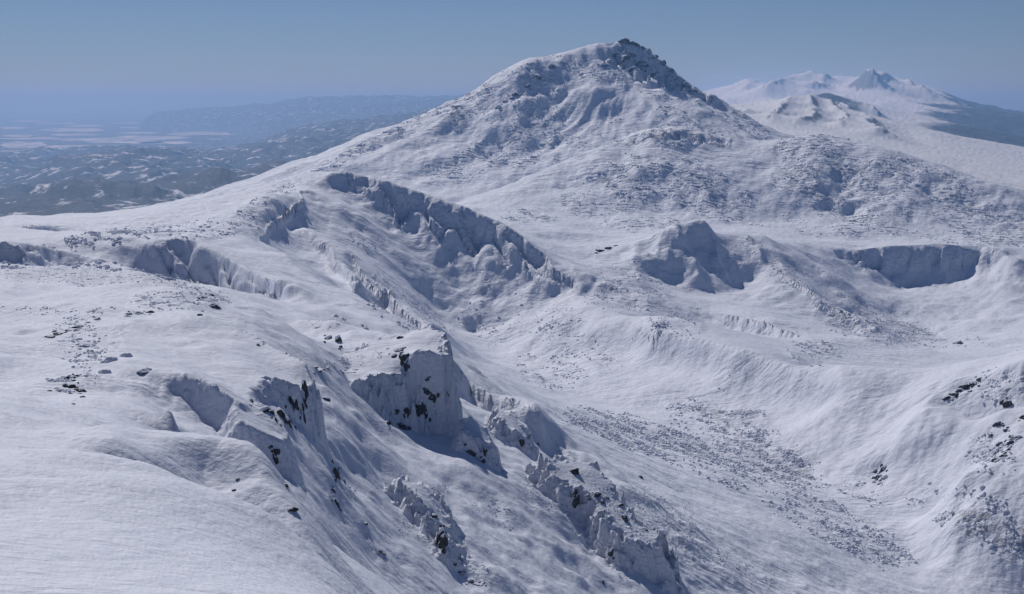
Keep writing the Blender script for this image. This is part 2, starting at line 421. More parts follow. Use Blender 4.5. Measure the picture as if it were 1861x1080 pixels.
# blocks with cliffs round them: outline of the top (bearing, height, distance), run of the side in metres, roughness
MESAS = [
 ([(289,577,420),(360,580,411),(409,586,403),(470,604,387),(505,622,378),(534,642,370),(556,661,364),(568,688,359),(569,706,355),(553,704,349),(530,702,344),(505,703,339),(485,707,334),(465,714,327),(449,722,319),(441,738,288),(400,716,290),(308,697,296),(230,665,318),(230,610,380)], 3.6, 0.6, 0.4),
 ([(428,756,281),(450,748,287),(480,746,291),(505,757,290),(520,780,286),(523,803,282),(508,806,277),(470,792,275),(436,778,276)], 3.2, 0.25, 0.25),
 ([(240,800,192),(270,793,200),(320,786,205),(361,784,207),(409,791,207),(440,800,205),(462,810,203),(485,832,201),(500,858,199),(512,890,196),(533,912,194),(554,935,192),(572,965,190),(587,993,187),(612,1040,182),(640,1095,176),(622,1092,168),(600,1045,173),(575,1000,178),(555,962,182),(533,930,186),(512,905,189),(495,885,191),(482,852,195),(465,832,197),(440,815,199),(400,802,201),(350,795,201),(300,797,197),(255,802,191)], 9.0, 0.07, 0.03),
 ([(556,690,485),(569,678,500),(620,662,517),(658,652,527),(690,640,535),(717,629,540),(752,624,541),(785,622,538),(803,628,532),(809,645,521),(810,668,509),(800,668,503),(780,658,502),(757,656,502),(742,668,502),(736,693,499),(715,692,496),(692,690,493),(672,700,488),(655,708,485),(620,706,484),(560,700,480)], 5.0, 0.85, 0.8),
 ([(842,785,492),(856,780,494),(874,785,494),(889,802,492),(890,818,485),(868,813,482),(848,804,483)], 4.0, 0.6, 0.7),
 ([(905,758,548),(935,762,550),(953,780,547),(956,806,537),(935,794,535),(910,780,537)], 4.5, 0.7, 0.8),
 ([(1000,846,503),(1020,850,505),(1045,845,508),(1066,849,507),(1104,879,498),(1134,916,488),(1160,949,481),(1192,965,481),(1194,988,471),(1165,988,467),(1135,968,469),(1100,932,477),(1066,893,488),(1045,884,491),(1012,874,494)], 6.5, 0.9, 0.9),
 ([(725,868,386),(760,876,390),(790,896,391),(808,933,385),(818,973,373),(812,988,364),(797,958,372),(775,922,378),(745,896,380)], 4.0, 0.7, 0.8),
 ([(599,842,341),(617,853,342),(618,880,333),(604,872,332)], 2.0, 0.6, 0.7),
]
def small_fit(P3):
    n = len(P3); A = np.zeros((n + 3, n + 3))
    A[:n, :n] = np.hypot(P3[:, None, 0] - P3[None, :, 0], P3[:, None, 1] - P3[None, :, 1])
    A[:n, n] = 1; A[:n, n + 1] = P3[:, 0]; A[:n, n + 2] = P3[:, 1]; A[n:, :n] = A[:n, n:].T
    b = np.zeros(n + 3); b[:n] = P3[:, 2]
    return np.linalg.lstsq(A, b, rcond=None)[0]
for outline, wid, rough, lumpy in MESAS:
    pts = np.array([(px_to_u(a, b) * c, c, py_to_s(b) * c) for a, b, c in outline])
    coef = small_fit(pts)
    kr = slice(int(np.searchsorted(vr, math.log(pts[:, 1].min() - 4 * wid))), int(np.searchsorted(vr, math.log(pts[:, 1].max() + 4 * wid))))
    umin = (pts[:, 0] / pts[:, 1]).min() - 4 * wid / pts[:, 1].min(); umax = (pts[:, 0] / pts[:, 1]).max() + 4 * wid / pts[:, 1].min()
    kc = slice(int(np.searchsorted(uc, umin)), int(np.searchsorted(uc, umax)) + 1)
    x, y = XX[kr, kc], YY[kr, kc]
    d2 = np.full(x.shape, 1e12); ins = np.zeros(x.shape, bool)
    n = len(pts)
    for i in range(n):
        ax, ay, _ = pts[i]; bx, by, _ = pts[(i + 1) % n]
        L2 = (bx - ax) ** 2 + (by - ay) ** 2
        t = np.clip(((x - ax) * (bx - ax) + (y - ay) * (by - ay)) / L2, 0, 1)
        d2 = np.minimum(d2, (x - ax - t * (bx - ax)) ** 2 + (y - ay - t * (by - ay)) ** 2)
        cr = ((ay > y) != (by > y)) & (x < (bx - ax) * (y - ay) / ((by - ay) if by != ay else 1e-9) + ax)
        ins ^= cr
    d = np.sqrt(d2) * np.where(ins, 1, -1)
    d = d + rough * wid * (0.55 * ridged(x / wid / 1.5, y / wid / 1.5, 2, 131) - 0.25 + 0.35 * fbm(x / wid / 0.5, y / wid / 0.5, 2, 133))
    # top surface, from the outline heights
    dist = np.hypot(x[..., None] - pts[:, 0], y[..., None] - pts[:, 1])
    top = dist @ coef[:n] + coef[n] + coef[n + 1] * x + coef[n + 2] * y
    f = smooth(-1.0, 0.12, d / wid)
    f = 0.5 * f + 0.5 * np.clip((d / wid + 1.0) / 1.1, 0, 1) ** 0.8
    rise = np.maximum(top - Z[kr, kc], 0)
    Z[kr, kc] += rise * f
    edge = smooth(-1.2, -0.7, d / wid) * smooth(0.35, -0.1, d / wid) * smooth(1.0, 4.0, rise)
    rime[kr, kc] = np.maximum(rime[kr, kc], edge * lumpy)
S = Z / YY
PX0 = u_to_px(UU, S); PY0 = s_to_py(S)
PXc = u_to_px(UU, np.full_like(UU, -0.15))

# ------------------------------------------------------------------ image of the ground: where scrub, rime and bare rock are
def blobs(lst, depth=None):
    m = np.zeros_like(S)
    for it in lst:
        cx, cy, rx, ry, st = it[:5]; ang = R(it[5]) if len(it) > 5 else 0
        dx = PX0 - cx; dy = PY0 - cy
        ca, sa = math.cos(ang), math.sin(ang)
        a = (dx * ca + dy * sa) / rx; b = (-dx * sa + dy * ca) / ry
        m = np.maximum(m, st * smooth(1.35, 0.55, np.sqrt(a * a + b * b)))
    return m
mount = smooth(3150, 3300, YY) * smooth(4600, 4400, YY)
domes = smooth(2280, 2400, YY) * smooth(3300, 3200, YY)
basin = smooth(700, 780, YY) * smooth(2300, 2250, YY)
scrub = np.zeros_like(S)
sx, sy = px_to_u(1135, 69) * 3900, 3900.0
th_ = np.arctan2(XX - sx, -(YY - sy)); rad_ = np.hypot(XX - sx, YY - sy)
rays = 0.35 + 0.65 * smooth(0.1, 0.9, ridged(th_ * 9 + 0.5 * perlin(XX / 200, YY / 200, 161), rad_ / 500, 3, 163))     # stone ribs running down from the summit
scrub = np.maximum(scrub, mount * rays * blobs([(860,190,90,26,.75,-38),(990,135,60,30,.8,-20),(1175,105,85,38,.9,35),(1150,130,60,30,.8),(1250,165,70,22,.8,40),
    (1330,215,90,18,.7,35),(1010,215,110,70,.4),(930,275,140,60,.75,-35),(820,330,140,40,.8,-25),(960,320,80,40,.7),(700,255,200,10,.7,-27),(1050,130,60,22,.6),(1250,215,120,40,.3,25)]))
scrub = np.maximum(scrub, domes * blobs([(1210,250,120,28,.85),(1180,325,120,45,.6),(1090,370,70,24,.8),(1250,350,80,40,.75),(1310,370,60,30,.6),(960,395,48,14,.75),(1200,410,100,14,.5),
    (1480,270,70,30,.7),(1490,330,80,55,.72),(1580,330,70,45,.55),(1600,395,60,25,.55),(1700,340,110,40,.6,25),(1790,400,110,45,.6,25),(1400,395,180,14,.45),(1560,420,120,14,.5),(1800,430,120,16,.6)]))
scrub = np.maximum(scrub, basin * blobs([(960,560,110,40,.55,30),(900,580,60,40,.5),(1000,680,65,30,.65,20),(1060,640,80,25,.35,20),(1290,765,125,35,.7,10),(1200,800,170,30,.7,15),(1380,840,120,50,.75,15),
    (1300,850,100,25,.6,25),(1500,950,140,34,.72,28),(1590,980,80,24,.6,28),(1560,880,60,30,.5,30),(1770,930,75,50,.75,20),(1850,960,60,60,.7),(1680,900,50,30,.4),(1560,560,90,28,.65,10),(1640,600,80,28,.75,18),(1560,600,70,24,.6,18),
    (1180,600,20,30,.6,60),(1240,590,40,40,.4),(1310,700,26,18,.7),(1480,640,50,26,.6),(1330,470,60,30,.35),(1450,500,100,22,.4,18),(1160,520,60,50,.4),(1100,520,30,50,.4,50),(1700,620,140,14,.4,5),(1800,830,50,40,.6),(1820,700,40,30,.5),
    (700,520,45,16,.6,38),(770,570,60,18,.5,38),(720,600,80,30,.3,30),(650,440,40,14,.5,35),(940,500,70,30,.5,40),(400,420,150,14,.35,-18),(250,425,160,16,.5,-8),(480,370,90,14,.35,-30)]))
scrub *= 0.25 + 0.75 * smooth(-0.35, 0.25, fbm((XX * 0.42 - YY * 0.907) / 190, (XX * 0.907 + YY * 0.42) / 75, 3, 151))
nearm = smooth(760, 700, YY)
scrub = np.maximum(scrub, nearm * blobs([(200,505,150,20,.55,5),(300,520,80,16,.6,12),(60,500,100,14,.5),(60,575,90,8,.25),(150,595,60,10,.45,-22),(330,560,90,14,.45),(390,555,30,18,.6),(150,640,40,50,.3,-50),(130,705,50,22,.5),
    (600,600,60,10,.4),(640,670,70,10,.35,-8),(930,740,60,24,.35,30),(770,930,40,60,.35,60),(860,1040,60,16,.5,25),(1100,930,60,40,.35,40),(900,930,50,30,.25,40),(1000,900,60,40,.3,40),(1150,1000,50,60,.35),(620,900,16,30,.4,60),(1210,960,90,60,.4,35),(1300,1010,120,20,.35,28)]))

# ------------------------------------------------------------------ relief detail
dv = np.gradient(VV, axis=0) * YY
px_m = YY / F * 1.8                                            # metres across one rendered pixel
H = np.zeros_like(S)
def rows(y0, y1):
    return slice(int(np.searchsorted(vr, math.log(max(y0, 1)))), int(np.searchsorted(vr, math.log(y1))) + 1)
amp_near = smooth(45, 110, YY)
for wl, a, y_min, y_max, sd in ((420, 7.0, 1300, 5200, 1), (150, 5.0, 500, 5200, 2), (52, 2.1, 230, 5200, 3), (19, 0.75, 120, 4600, 4), (7.0, 0.20, 100, 2300, 5), (2.6, 0.07, 60, 900, 6)):
    k = rows(y_min * 0.75, y_max * 1.1)
    calm = 1 - smooth(700, 1000, YY[k]) * (0.45 if wl > 100 else 0.65) * smooth(0.35, 0.05, scrub[k])      # drifted snow lies smoother than stony ground
    H[k] += a * calm * smooth(y_min * 0.75, y_min * 1.3, YY[k]) * smooth(y_max * 1.1, y_max * 0.9, YY[k]) * fbm(XX[k] / wl, YY[k] / wl, 2, sd * 7)
# wind-cut ridgelets running down wind (towards the lower right of the view)
WD = (0.42, -0.907)
al = XX * WD[0] + YY * WD[1]; ac = -XX * WD[1] + YY * WD[0]
for wl, a, y_min, y_max, sd in ((60, 0.9, 600, 4500, 1), (24, 0.4, 300, 3500, 2), (8, 0.16, 120, 1500, 3), (3.0, 0.045, 50, 700, 4), (1.2, 0.016, 40, 330, 5)):
    k = rows(y_min * 0.75, y_max * 1.1)
    A, B = al[k], ac[k]
    wv = perlin(B / wl + 0.7 * perlin(A / wl / 6, B / wl / 4, 60 + sd), A / wl / 9, 50 + sd)
    patch = smooth(-0.3, 0.5, perlin(A / wl / 8, B / wl / 6, 70 + sd))
    H[k] += a * patch * (1 - 2 * np.abs(wv)) * smooth(y_min * 0.75, y_min * 1.3, YY[k]) * smooth(y_max * 1.1, y_max * 0.9, YY[k])
# long folds of drifted snow on the near plateau
k = rows(140, 950)
fold = ridged(ac[k] / 46 + 0.5 * perlin(XX[k] / 90, YY[k] / 90, 181), al[k] / 150, 2, 183, .4)
H[k] += 1.5 * fold * smooth(140, 240, YY[k]) * smooth(950, 800, YY[k]) * smooth(0.02, -0.08, UU[k])
# rime lumps on cliffs and scrub ground
nscale = 0.0065 * YY
bill = lambda x, y, sd: np.abs(perlin(x, y, sd))
q = np.select([YY < 330, YY < 800, YY < 2300], [1.4, 3.2, 9.0], 18.0)   # lump size: ice, rime heads, cliff heads, crags
ZQ = YY * 0.8 + Z * 1.1                                        # runs down steep faces too, so lumps there are not drawn out
lump = bill(XX / q, ZQ / q, 81) + 0.5 * bill(XX / q * 2.1, ZQ / q * 2.1, 82)
lump2 = bill(XX / q / 2.6, ZQ / q / 2.6, 83)
H += (rime * np.where(YY > 800, 0.3, 0.5) + 0.15 * scrub) * q * 0.9 * (0.45 - lump) + rime * q * np.where(YY > 800, 1.1, 1.5) * (0.3 - lump2)
# spurs and ribs: crest line (bearing, height, distance), relief in metres, half width in metres
RIBS = [
 ([(1740,715,1010),(1680,760,985),(1640,800,970),(1600,855,947)], 8, 32),
 ([(1231,416,1889),(1242,442,1860),(1258,480,1825),(1280,525,1780)], 16, 26),
 ([(1216,418,1885),(1200,440,1855),(1170,490,1790)], 12, 24),
 ([(1275,415,1930),(1300,450,1890),(1325,500,1830)], 13, 24),
 ([(1340,432,1985),(1375,470,1930),(1410,515,1850)], 9, 26),
 ([(1150,450,1860),(1160,510,1720),(1190,580,1520)], 8, 34),
 ([(1380,440,2040),(1420,490,1900),(1480,560,1720)], 7, 40),
 ([(480,450,1200),(560,500,1100),(640,545,1030),(700,575,990)], 5, 26),
 ([(1000,560,1530),(1060,620,1370),(1120,680,1220)], 6, 40),
 ([(300,537,582),(367,535,572),(400,550,556),(467,580,524),(513,611,508)], 2.2, 11),
 ([(40,626,420),(70,618,425),(120,598,440),(193,576,430),(250,572,432)], 1.6, 9),
 ([(1030,100,3850),(1060,150,3740),(1075,200,3640),(1060,260,3460)], 14, 75),
 ([(955,130,3750),(960,200,3600),(930,280,3380)], 12, 70),
 ([(1190,100,3880),(1260,170,3780),(1330,215,3700)], 12, 60),
 ([(1200,235,3030),(1180,290,2870),(1150,350,2680)], 8, 60),
 ([(1490,246,3140),(1480,300,2950),(1450,360,2750)], 9, 60),
 ([(590,722,430),(605,760,408),(628,795,380)], 2.0, 7),
 ([(1510,143,22000),(1500,165,20500),(1478,186,18800)], 225, 420),
 ([(1560,141,22000),(1572,168,20300),(1592,190,18500)], 195, 380),
 ([(1622,134,22000),(1608,160,20500),(1575,186,18500)], 255, 420),
 ([(1630,134,22000),(1662,170,20500),(1695,196,18500)], 255, 420),
 ([(1440,150,22000),(1428,170,20000),(1400,190,18000)], 180, 420),
 ([(1380,152,22000),(1352,176,19500)], 150, 420),
 ([(1470,150,22000),(1460,172,20000)], 165, 350),
 ([(1690,165,22000),(1730,188,19500)], 135, 380),
 ([(1440,184,7500),(1420,207,6900),(1395,238,6200)], 57, 110),
 ([(1480,187,7600),(1478,212,6900),(1450,240,6200)], 51, 100),
 ([(1510,197,7500),(1535,220,6900),(1530,246,6200)], 54, 110),
 ([(1570,217,7300),(1590,240,6600),(1600,262,6000)], 45, 110),
 ([(1350,202,7000),(1345,222,6400)], 45, 100),
 ([(1503,168,12100),(1525,190,11300),(1545,208,10500)], 105, 180),
 ([(1480,174,12100),(1470,195,11300)], 90, 160),
 ([(1540,182,12000),(1590,204,11200)], 90, 170),
 ([(700,600,735),(745,620,716),(800,640,690)], 3.0, 14),
]
def rib_field(line, amp, w):
    pts = [(px_to_u(a, b) * c, c) for a, b, c in line]
    y0 = min(p[1] for p in pts) - 4 * w; y1 = max(p[1] for p in pts) + 4 * w
    k = rows(y0, y1)
    x, y = XX[k] + w * 0.35 * perlin(XX[k] / w / 1.6, YY[k] / w / 1.6, 41), YY[k]
    best = np.full(x.shape, 1e9); along = np.zeros(x.shape)
    n = len(pts) - 1
    for i in range(n):
        ax, ay = pts[i]; bx, by = pts[i + 1]
        L2 = (bx - ax) ** 2 + (by - ay) ** 2
        t = np.clip(((x - ax) * (bx - ax) + (y - ay) * (by - ay)) / L2, 0, 1)
        d = np.hypot(x - ax - t * (bx - ax), y - ay - t * (by - ay))
        along = np.where(d < best, (i + t) / n, along); best = np.minimum(best, d)
    taper = smooth(0, 0.12 if amp < 90 else 0.55, along) * smooth(1, 0.85, along) * (0.85 if amp < 90 else 1.0) + (0.15 if amp < 90 else 0)
    r = np.sqrt(best * best + (0.06 * w) ** 2) / w
    return k, amp * taper * (np.exp(-1.5 * r) - 0.25 * np.exp(-((r - 1.6) / 0.8) ** 2))
for line, amp, w in RIBS:
    k, d = rib_field(line, amp, w)
    H[k] += d
# ribs running down from the summit of the great mountain
k = rows(3100, 4400)
sx, sy = px_to_u(1135, 69) * 3900, 3900.0
dx, dy = XX[k] - sx, YY[k] - sy
rad = np.hypot(dx, dy); th = np.arctan2(dx, -dy) + 0.10 * perlin(XX[k] / 260, YY[k] / 260, 43)
H[k] += mount[k] * smooth(120, 480, rad) * smooth(1400, 900, rad) * (6.0 * ridged(th * 5.5, rad / 900, 3, 44, .55) + 1.3 * fbm(XX[k] / 60, YY[k] / 60, 2, 45))
# far ranges and lowland hills
farm = smooth(4400, 6000, YY)
rightf = smooth(0.10, 0.16, UU)
k = rows(4400, 90000)
X_, Y_, U_, fm, rf = XX[k], YY[k], UU[k], farm[k], rightf[k]
H[k] += fm * rf * smooth(26000, 20000, Y_) * (16 * ridged(X_ / 1000, Y_ / 1800, 3, 91, .5) + 8 * fbm(X_ / 500, Y_ / 800, 2, 92)) * smooth(4500, 9000, Y_)
H[k] += smooth(14000, 17000, Y_) * smooth(28000, 23000, Y_) * rf * 60 * (ridged(X_ / 1900 + 0.3 * Y_ / 2600, Y_ / 4200, 3, 93, .5) - 0.9)
hill = smooth(0.12, 0.06, U_) * smooth(5500, 9000, Y_) * smooth(30000, 24000, Y_)
H[k] += hill * (135 * (ridged(X_ / 2900 + 0.25 * Y_ / 2900, Y_ / 4600, 5, 94, .6) - 0.5))
hill2 = smooth(-0.26, -0.2, U_) * smooth(34000, 40000, Y_) * smooth(80000, 70000, Y_)
H[k] += hill2 * 90 * (ridged(X_ / 3200, Y_ / 4000, 4, 96) - 0.3)
flat = smooth(-0.16, -0.2, UU) * smooth(25500, 26500, YY) * np.maximum(smooth(-0.245, -0.26, UU), smooth(50000, 44000, YY))
Z = Z + H
Z = Z * (1 - flat) + FAR_Z * flat
Z = np.where(YY > 74000, FAR_Z + (Z - FAR_Z) * smooth(88000, 74000, YY), Z)
S = Z / YY
PX = u_to_px(UU, S); PY = s_to_py(S)
P = np.stack([XX, YY, Z + EYE], -1)

# vertex normals of the whole sheet
e0 = np.gradient(P, axis=0); e1 = np.gradient(P, axis=1)
N = np.cross(e1, e0); N /= np.linalg.norm(N, axis=-1, keepdims=True)
print('terrain', time.time()-T0)
N = np.where(N[..., 2:3] < 0, -N, N)

def hit(px, py):
    """first ground point met by the line of sight through a mark"""
    u, s = px_to_u(px, py), py_to_s(py)
    c = int(np.clip(np.searchsorted(uc, u), 1, NCOL - 1))
    f = (u - uc[c - 1]) / (uc[c] - uc[c - 1])
    col = S[:, c - 1] * (1 - f) + S[:, c] * f
    r = int(np.argmax(col >= s))
    if col[r] < s:
        return None
    if r == 0:
        yy = YY[0, 0]
    else:
        g = (s - col[r - 1]) / max(col[r] - col[r - 1], 1e-9)
        yy = math.exp(vr[r - 1] + (vr[r] - vr[r - 1]) * g)
    rr = max(r, 1)
    return (u * yy, yy, s * yy + EYE), N[rr, c]

# ------------------------------------------------------------------ materials
def new_mat(name):
    m = bpy.data.materials.new(name); m.use_nodes = True
    t = m.node_tree; t.nodes.clear()
    return m, t
class G:
    def __init__(self, t): self.t = t
    def n(self, kind, **kw):
        nd = self.t.nodes.new("ShaderNode" + kind)
        for k, v in kw.items(): setattr(nd, k, v)
        return nd
    def put(self, sock, v):
        if isinstance(v, bpy.types.NodeSocket): self.t.links.new(v, sock)
        elif v is not None: sock.default_value = v
    def math(self, op, a, b=None, c=None, clamp=False):
        nd = self.n("Math", operation=op); nd.use_clamp = clamp
        self.put(nd.inputs[0], a); self.put(nd.inputs[1], b)
        if c is not None: self.put(nd.inputs[2], c)
        return nd.outputs[0]
    def noise(self, vec, scale, detail=3.0, rough=0.5, dist=0.0):
        nd = self.n("TexNoise"); self.put(nd.inputs["Vector"], vec)
        nd.inputs["Scale"].default_value = scale; nd.inputs["Detail"].default_value = detail
        nd.inputs["Roughness"].default_value = rough; nd.inputs["Distortion"].default_value = dist
        return nd.outputs[0]
    def ramp(self, val, lo, hi, a=0.0, b=1.0):
        nd = self.n("MapRange", interpolation_type='SMOOTHSTEP')
        self.put(nd.inputs[0], val); self.put(nd.inputs[1], lo); self.put(nd.inputs[2], hi)
        nd.inputs[3].default_value = a; nd.inputs[4].default_value = b
        return nd.outputs[0]
    def mix(self, f, a, b):
        nd = self.n("Mix", data_type='RGBA'); self.put(nd.inputs[0], f)
        self.put(nd.inputs[6], a); self.put(nd.inputs[7], b)
        return nd.outputs[2]
    def mapping(self, vec, rot=(0, 0, 0), scale=(1, 1, 1)):
        nd = self.n("Mapping"); self.put(nd.inputs[0], vec)
        nd.inputs["Rotation"].default_value = rot; nd.inputs["Scale"].default_value = scale
        return nd.outputs[0]
    def bump(self, h, strength, dist, normal=None):
        nd = self.n("Bump"); self.put(nd.inputs["Height"], h)
        nd.inputs["Strength"].default_value = strength; nd.inputs["Distance"].default_value = dist
        if normal is not None: self.put(nd.inputs["Normal"], normal)
        return nd.outputs[0]
    def finish(self, color, rough, normal=None, spec=0.3):
        b = self.n("BsdfPrincipled"); self.put(b.inputs["Base Color"], color); self.put(b.inputs["Roughness"], rough)
        b.inputs["Specular IOR Level"].default_value = spec
        if normal is not None: self.put(b.inputs["Normal"], normal)
        o = self.n("OutputMaterial"); self.t.links.new(b.outputs[0], o.inputs[0])
        return b

SNOW = (0.775, 0.80, 0.88, 1)
def snow_material(name, grain):
    """wind-packed snow; grain = size in metres of the finest visible texture"""
    m, t = new_mat(name); g = G(t)
    pos = g.n("NewGeometry").outputs["Position"]
    at = g.n("Attribute", attribute_name="cover"); sep = g.n("SeparateColor"); t.links.new(at.outputs["Color"], sep.inputs[0])
    sc, rm = sep.outputs[0], sep.outputs[1]
    fine = g.noise(pos, 0.35 / grain, 4, .55)
    mid = g.noise(pos, 0.06 / grain, 4, .55)
    streak_v = g.mapping(pos, (0, 0, R(65.2)), (0.22 / grain * 0.11, 0.22 / grain, 0.05 / grain))
    # the x axis after rotation runs down wind
    streak = g.noise(streak_v, 1.0, 4, .6, .4)
    patch = g.ramp(g.noise(pos, 0.012 / grain, 3, .5), .42, .62)
    # frost-crusted twigs, stones and heath showing through the snow
    spk = g.noise(g.mapping(pos, (0, 0, R(65.2)), (0.55, 1, 1)), 0.30 / grain, 3, .62)
    big = g.noise(pos, 0.03 / grain, 2, .5)
    thr = g.math('MULTIPLY_ADD', sc, 0.33, g.math('MULTIPLY_ADD', big, 0.22, 0.13))
    dark = g.math('MULTIPLY', g.ramp(g.math('SUBTRACT', thr, spk), -0.03, 0.05), g.ramp(sc, 0.04, 0.22))
    twig = g.mix(g.ramp(g.noise(pos, 0.1 / grain, 2, .5), .35, .65), (0.20, 0.205, 0.225, 1), (0.44, 0.455, 0.50, 1))
    col = g.mix(g.math('MULTIPLY', dark, 0.55), SNOW, twig)
    col = g.mix(g.math('MULTIPLY', patch, 0.35), col, g.mix(0.12, col, (0.55, 0.60, 0.72, 1)))
    drift = g.ramp(g.noise(g.mapping(pos, (0, 0, R(65.2)), (0.35, 1, 1)), 0.018 / grain, 3, .55), .40, .66)
    nb = g.bump(g.math('MULTIPLY', streak, g.math('MULTIPLY_ADD', drift, 0.9, 0.1)), 0.6, grain * 2.5)
    nb = g.bump(mid, 0.4, grain * 3.0, nb)
    h2 = g.math('MULTIPLY', fine, g.math('MULTIPLY_ADD', rm, 1.6, g.math('MULTIPLY_ADD', sc, 0.8, 0.35)))
    nb = g.bump(h2, 0.9, grain * 2.0, nb)
    b = g.finish(col, g.ramp(fine, .3, .7, .62, .9), nb, 0.22)
    return m

def far_material(name, forest, snow_lo, snow_hi, scale, spread):
    m, t = new_mat(name); g = G(t)
    geo = g.n("NewGeometry"); pos = geo.outputs["Position"]
    at = g.n("Attribute", attribute_name="cover"); sep = g.n("SeparateColor"); t.links.new(at.outputs["Color"], sep.inputs[0])
    k = sep.outputs[0]                                         # 1 = open snow, 0 = forest
    nz = g.noise(pos, scale, 6, .62, .3)
    n2 = g.noise(pos, scale * 6, 4, .6)
    f = g.ramp(g.math('ADD', nz, g.math('MULTIPLY_ADD', n2, 0.25, g.math('MULTIPLY_ADD', k, spread, -0.125))), snow_lo, snow_hi)
    sp = g.n("SeparateXYZ"); t.links.new(geo.outputs["Normal"], sp.inputs[0])
    f = g.math('MULTIPLY', f, g.ramp(g.math('MULTIPLY_ADD', n2, 0.12, sp.outputs[2]), 0.86, 0.97, 0.25, 1.0))       # steep ground is swept bare
    fc = g.mix(g.ramp(n2, .3, .7), forest, tuple(c * 2.2 for c in forest[:3]) + (1,))
    nb = g.bump(nz, 0.4, 0.025 / scale)
    g.finish(g.mix(f, fc, (0.78, 0.79, 0.82, 1)), 0.8, nb, 0.1)
    return m

def rock_material():
    m, t = new_mat("frosted rock"); g = G(t)
    geo = g.n("NewGeometry"); tc = g.n("TexCoord")
    oi = g.n("ObjectInfo")
    pos = g.n("VectorMath", operation='ADD'); t.links.new(tc.outputs["Object"], pos.inputs[0]); t.links.new(oi.outputs["Random"], pos.inputs[1])
    pos = pos.outputs[0]
    a = g.noise(pos, 1.8, 5, .6); b = g.noise(pos, 5.0, 4, .6)
    base = g.mix(g.ramp(a, .3, .7), (0.028, 0.026, 0.027, 1), (0.085, 0.075, 0.066, 1))
    base = g.mix(g.ramp(b, .55, .7, 0, .5), base, (0.11, 0.085, 0.06, 1))
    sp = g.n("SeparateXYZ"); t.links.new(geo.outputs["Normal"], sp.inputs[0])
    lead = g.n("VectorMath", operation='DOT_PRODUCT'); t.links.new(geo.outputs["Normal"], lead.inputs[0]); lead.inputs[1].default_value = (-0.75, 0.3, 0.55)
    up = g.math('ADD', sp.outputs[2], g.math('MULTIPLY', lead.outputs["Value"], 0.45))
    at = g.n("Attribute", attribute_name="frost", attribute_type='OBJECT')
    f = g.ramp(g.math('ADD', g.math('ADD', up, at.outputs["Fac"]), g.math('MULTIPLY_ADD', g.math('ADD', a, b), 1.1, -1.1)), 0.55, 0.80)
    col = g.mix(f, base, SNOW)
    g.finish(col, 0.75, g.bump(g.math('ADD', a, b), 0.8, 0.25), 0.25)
    return m

def frost_material():
    m, t = new_mat("rime crusted twigs"); g = G(t)
    geo = g.n("NewGeometry"); pos = geo.outputs["Position"]
    a = g.noise(pos, 0.9, 3, .6); b = g.noise(pos, 0.2, 2, .5)
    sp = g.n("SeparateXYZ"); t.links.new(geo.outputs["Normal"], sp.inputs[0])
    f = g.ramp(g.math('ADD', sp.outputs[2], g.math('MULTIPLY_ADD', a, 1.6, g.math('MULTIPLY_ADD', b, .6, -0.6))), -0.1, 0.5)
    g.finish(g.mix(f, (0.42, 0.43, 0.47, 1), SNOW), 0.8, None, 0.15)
    return m

def haze_material():
    m, t = new_mat("haze"); g = G(t)
    v = g.n("VolumePrincipled")
    v.inputs["Color"].default_value = (0.27, 0.55, 0.97, 1)
    v.inputs["Density"].default_value = HAZE
    v.inputs["Anisotropy"].default_value = 0.3
    ab = v.inputs["Absorption Color"]; ab.default_value = (0.36, 0.16, 0.30, 1)
    o = g.n("OutputMaterial"); t.links.new(v.outputs[0], o.inputs["Volume"])
    return m
HAZE = 4.0e-5

M_NEAR = snow_material("near wind-packed snow", 0.45)
M_MID = snow_material("valley snow", 2.0)
M_FAR = snow_material("mountain snow", 4.0)
M_DIST = far_material("distant snow and forest", (0.05, 0.055, 0.06, 1), 0.60, 0.80, 0.0012, 0.55)
M_HILL = far_material("wooded hills with snow clearings", (0.035, 0.042, 0.05, 1), 0.555, 0.655, 0.0052, 0.45)
M_ROCK = rock_material()
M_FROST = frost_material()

# ------------------------------------------------------------------ build the ground pieces
def struct(o, label):
    o["kind"] = "structure"; o["label"] = label
    return o

cover = np.zeros(S.shape + (4,), np.float32)
cover[..., 0] = scrub; cover[..., 1] = rime; cover[..., 3] = 1
# open snow on the far right-hand ranges, forest below them
opn = np.maximum(smooth(-330, -60, Z), smooth(9500, 7500, YY)) * rightf
edge_ = PXc + 45 * fbm(XX / 900, YY / 1500, 3, 171)
opn = opn * (1 - 0.92 * smooth(1600, 1790, edge_) * smooth(7800, 10500, YY + 900 * fbm(XX / 700, YY / 900, 2, 173)))
opn = np.where((YY > 3500), opn, 0) * (1 - 0.8 * blobs([(1510, 184, 75, 20, 1, 18)]) * smooth(10500, 11500, YY) * smooth(13500, 12600, YY))

b1 = lin([(-400, 1060), (350, 1060), (500, 900), (620, 830), (720, 770), (810, 710), (1000, 660), (1100, 610), (1190, 530), (1250, 450), (1500, 300), (2200, 300)], PXc)
b2 = lin([(-400, 2350), (600, 2180), (800, 2000), (1000, 1960), (1100, 1960), (1230, 2020), (1400, 2150), (1560, 2300), (2200, 2330)], PXc)
b3 = lin([(-400, 2400), (600, 2300), (720, 2600), (820, 2820), (900, 2950), (1100, 3180), (1260, 3270), (1480, 3390), (1660, 3320), (2200, 3200)], PXc)
b4 = lin([(-400, 4300), (1380, 4500), (1450, 3900), (1700, 3700), (2200, 3650)], PXc)
cover[..., 0] = np.where((YY > b4 * 0.985), opn, cover[..., 0])
reg = np.zeros(S.shape, int)
for b in (b1, b2, b3, b4):
    reg += (YY > b)
reg = np.where((reg == 4) & (UU < 0.11), 5, reg)
reg = np.where((reg == 5) & (YY > 26000), 6, reg)
reg = np.where((reg == 4) & (YY > 26000), 6, reg)
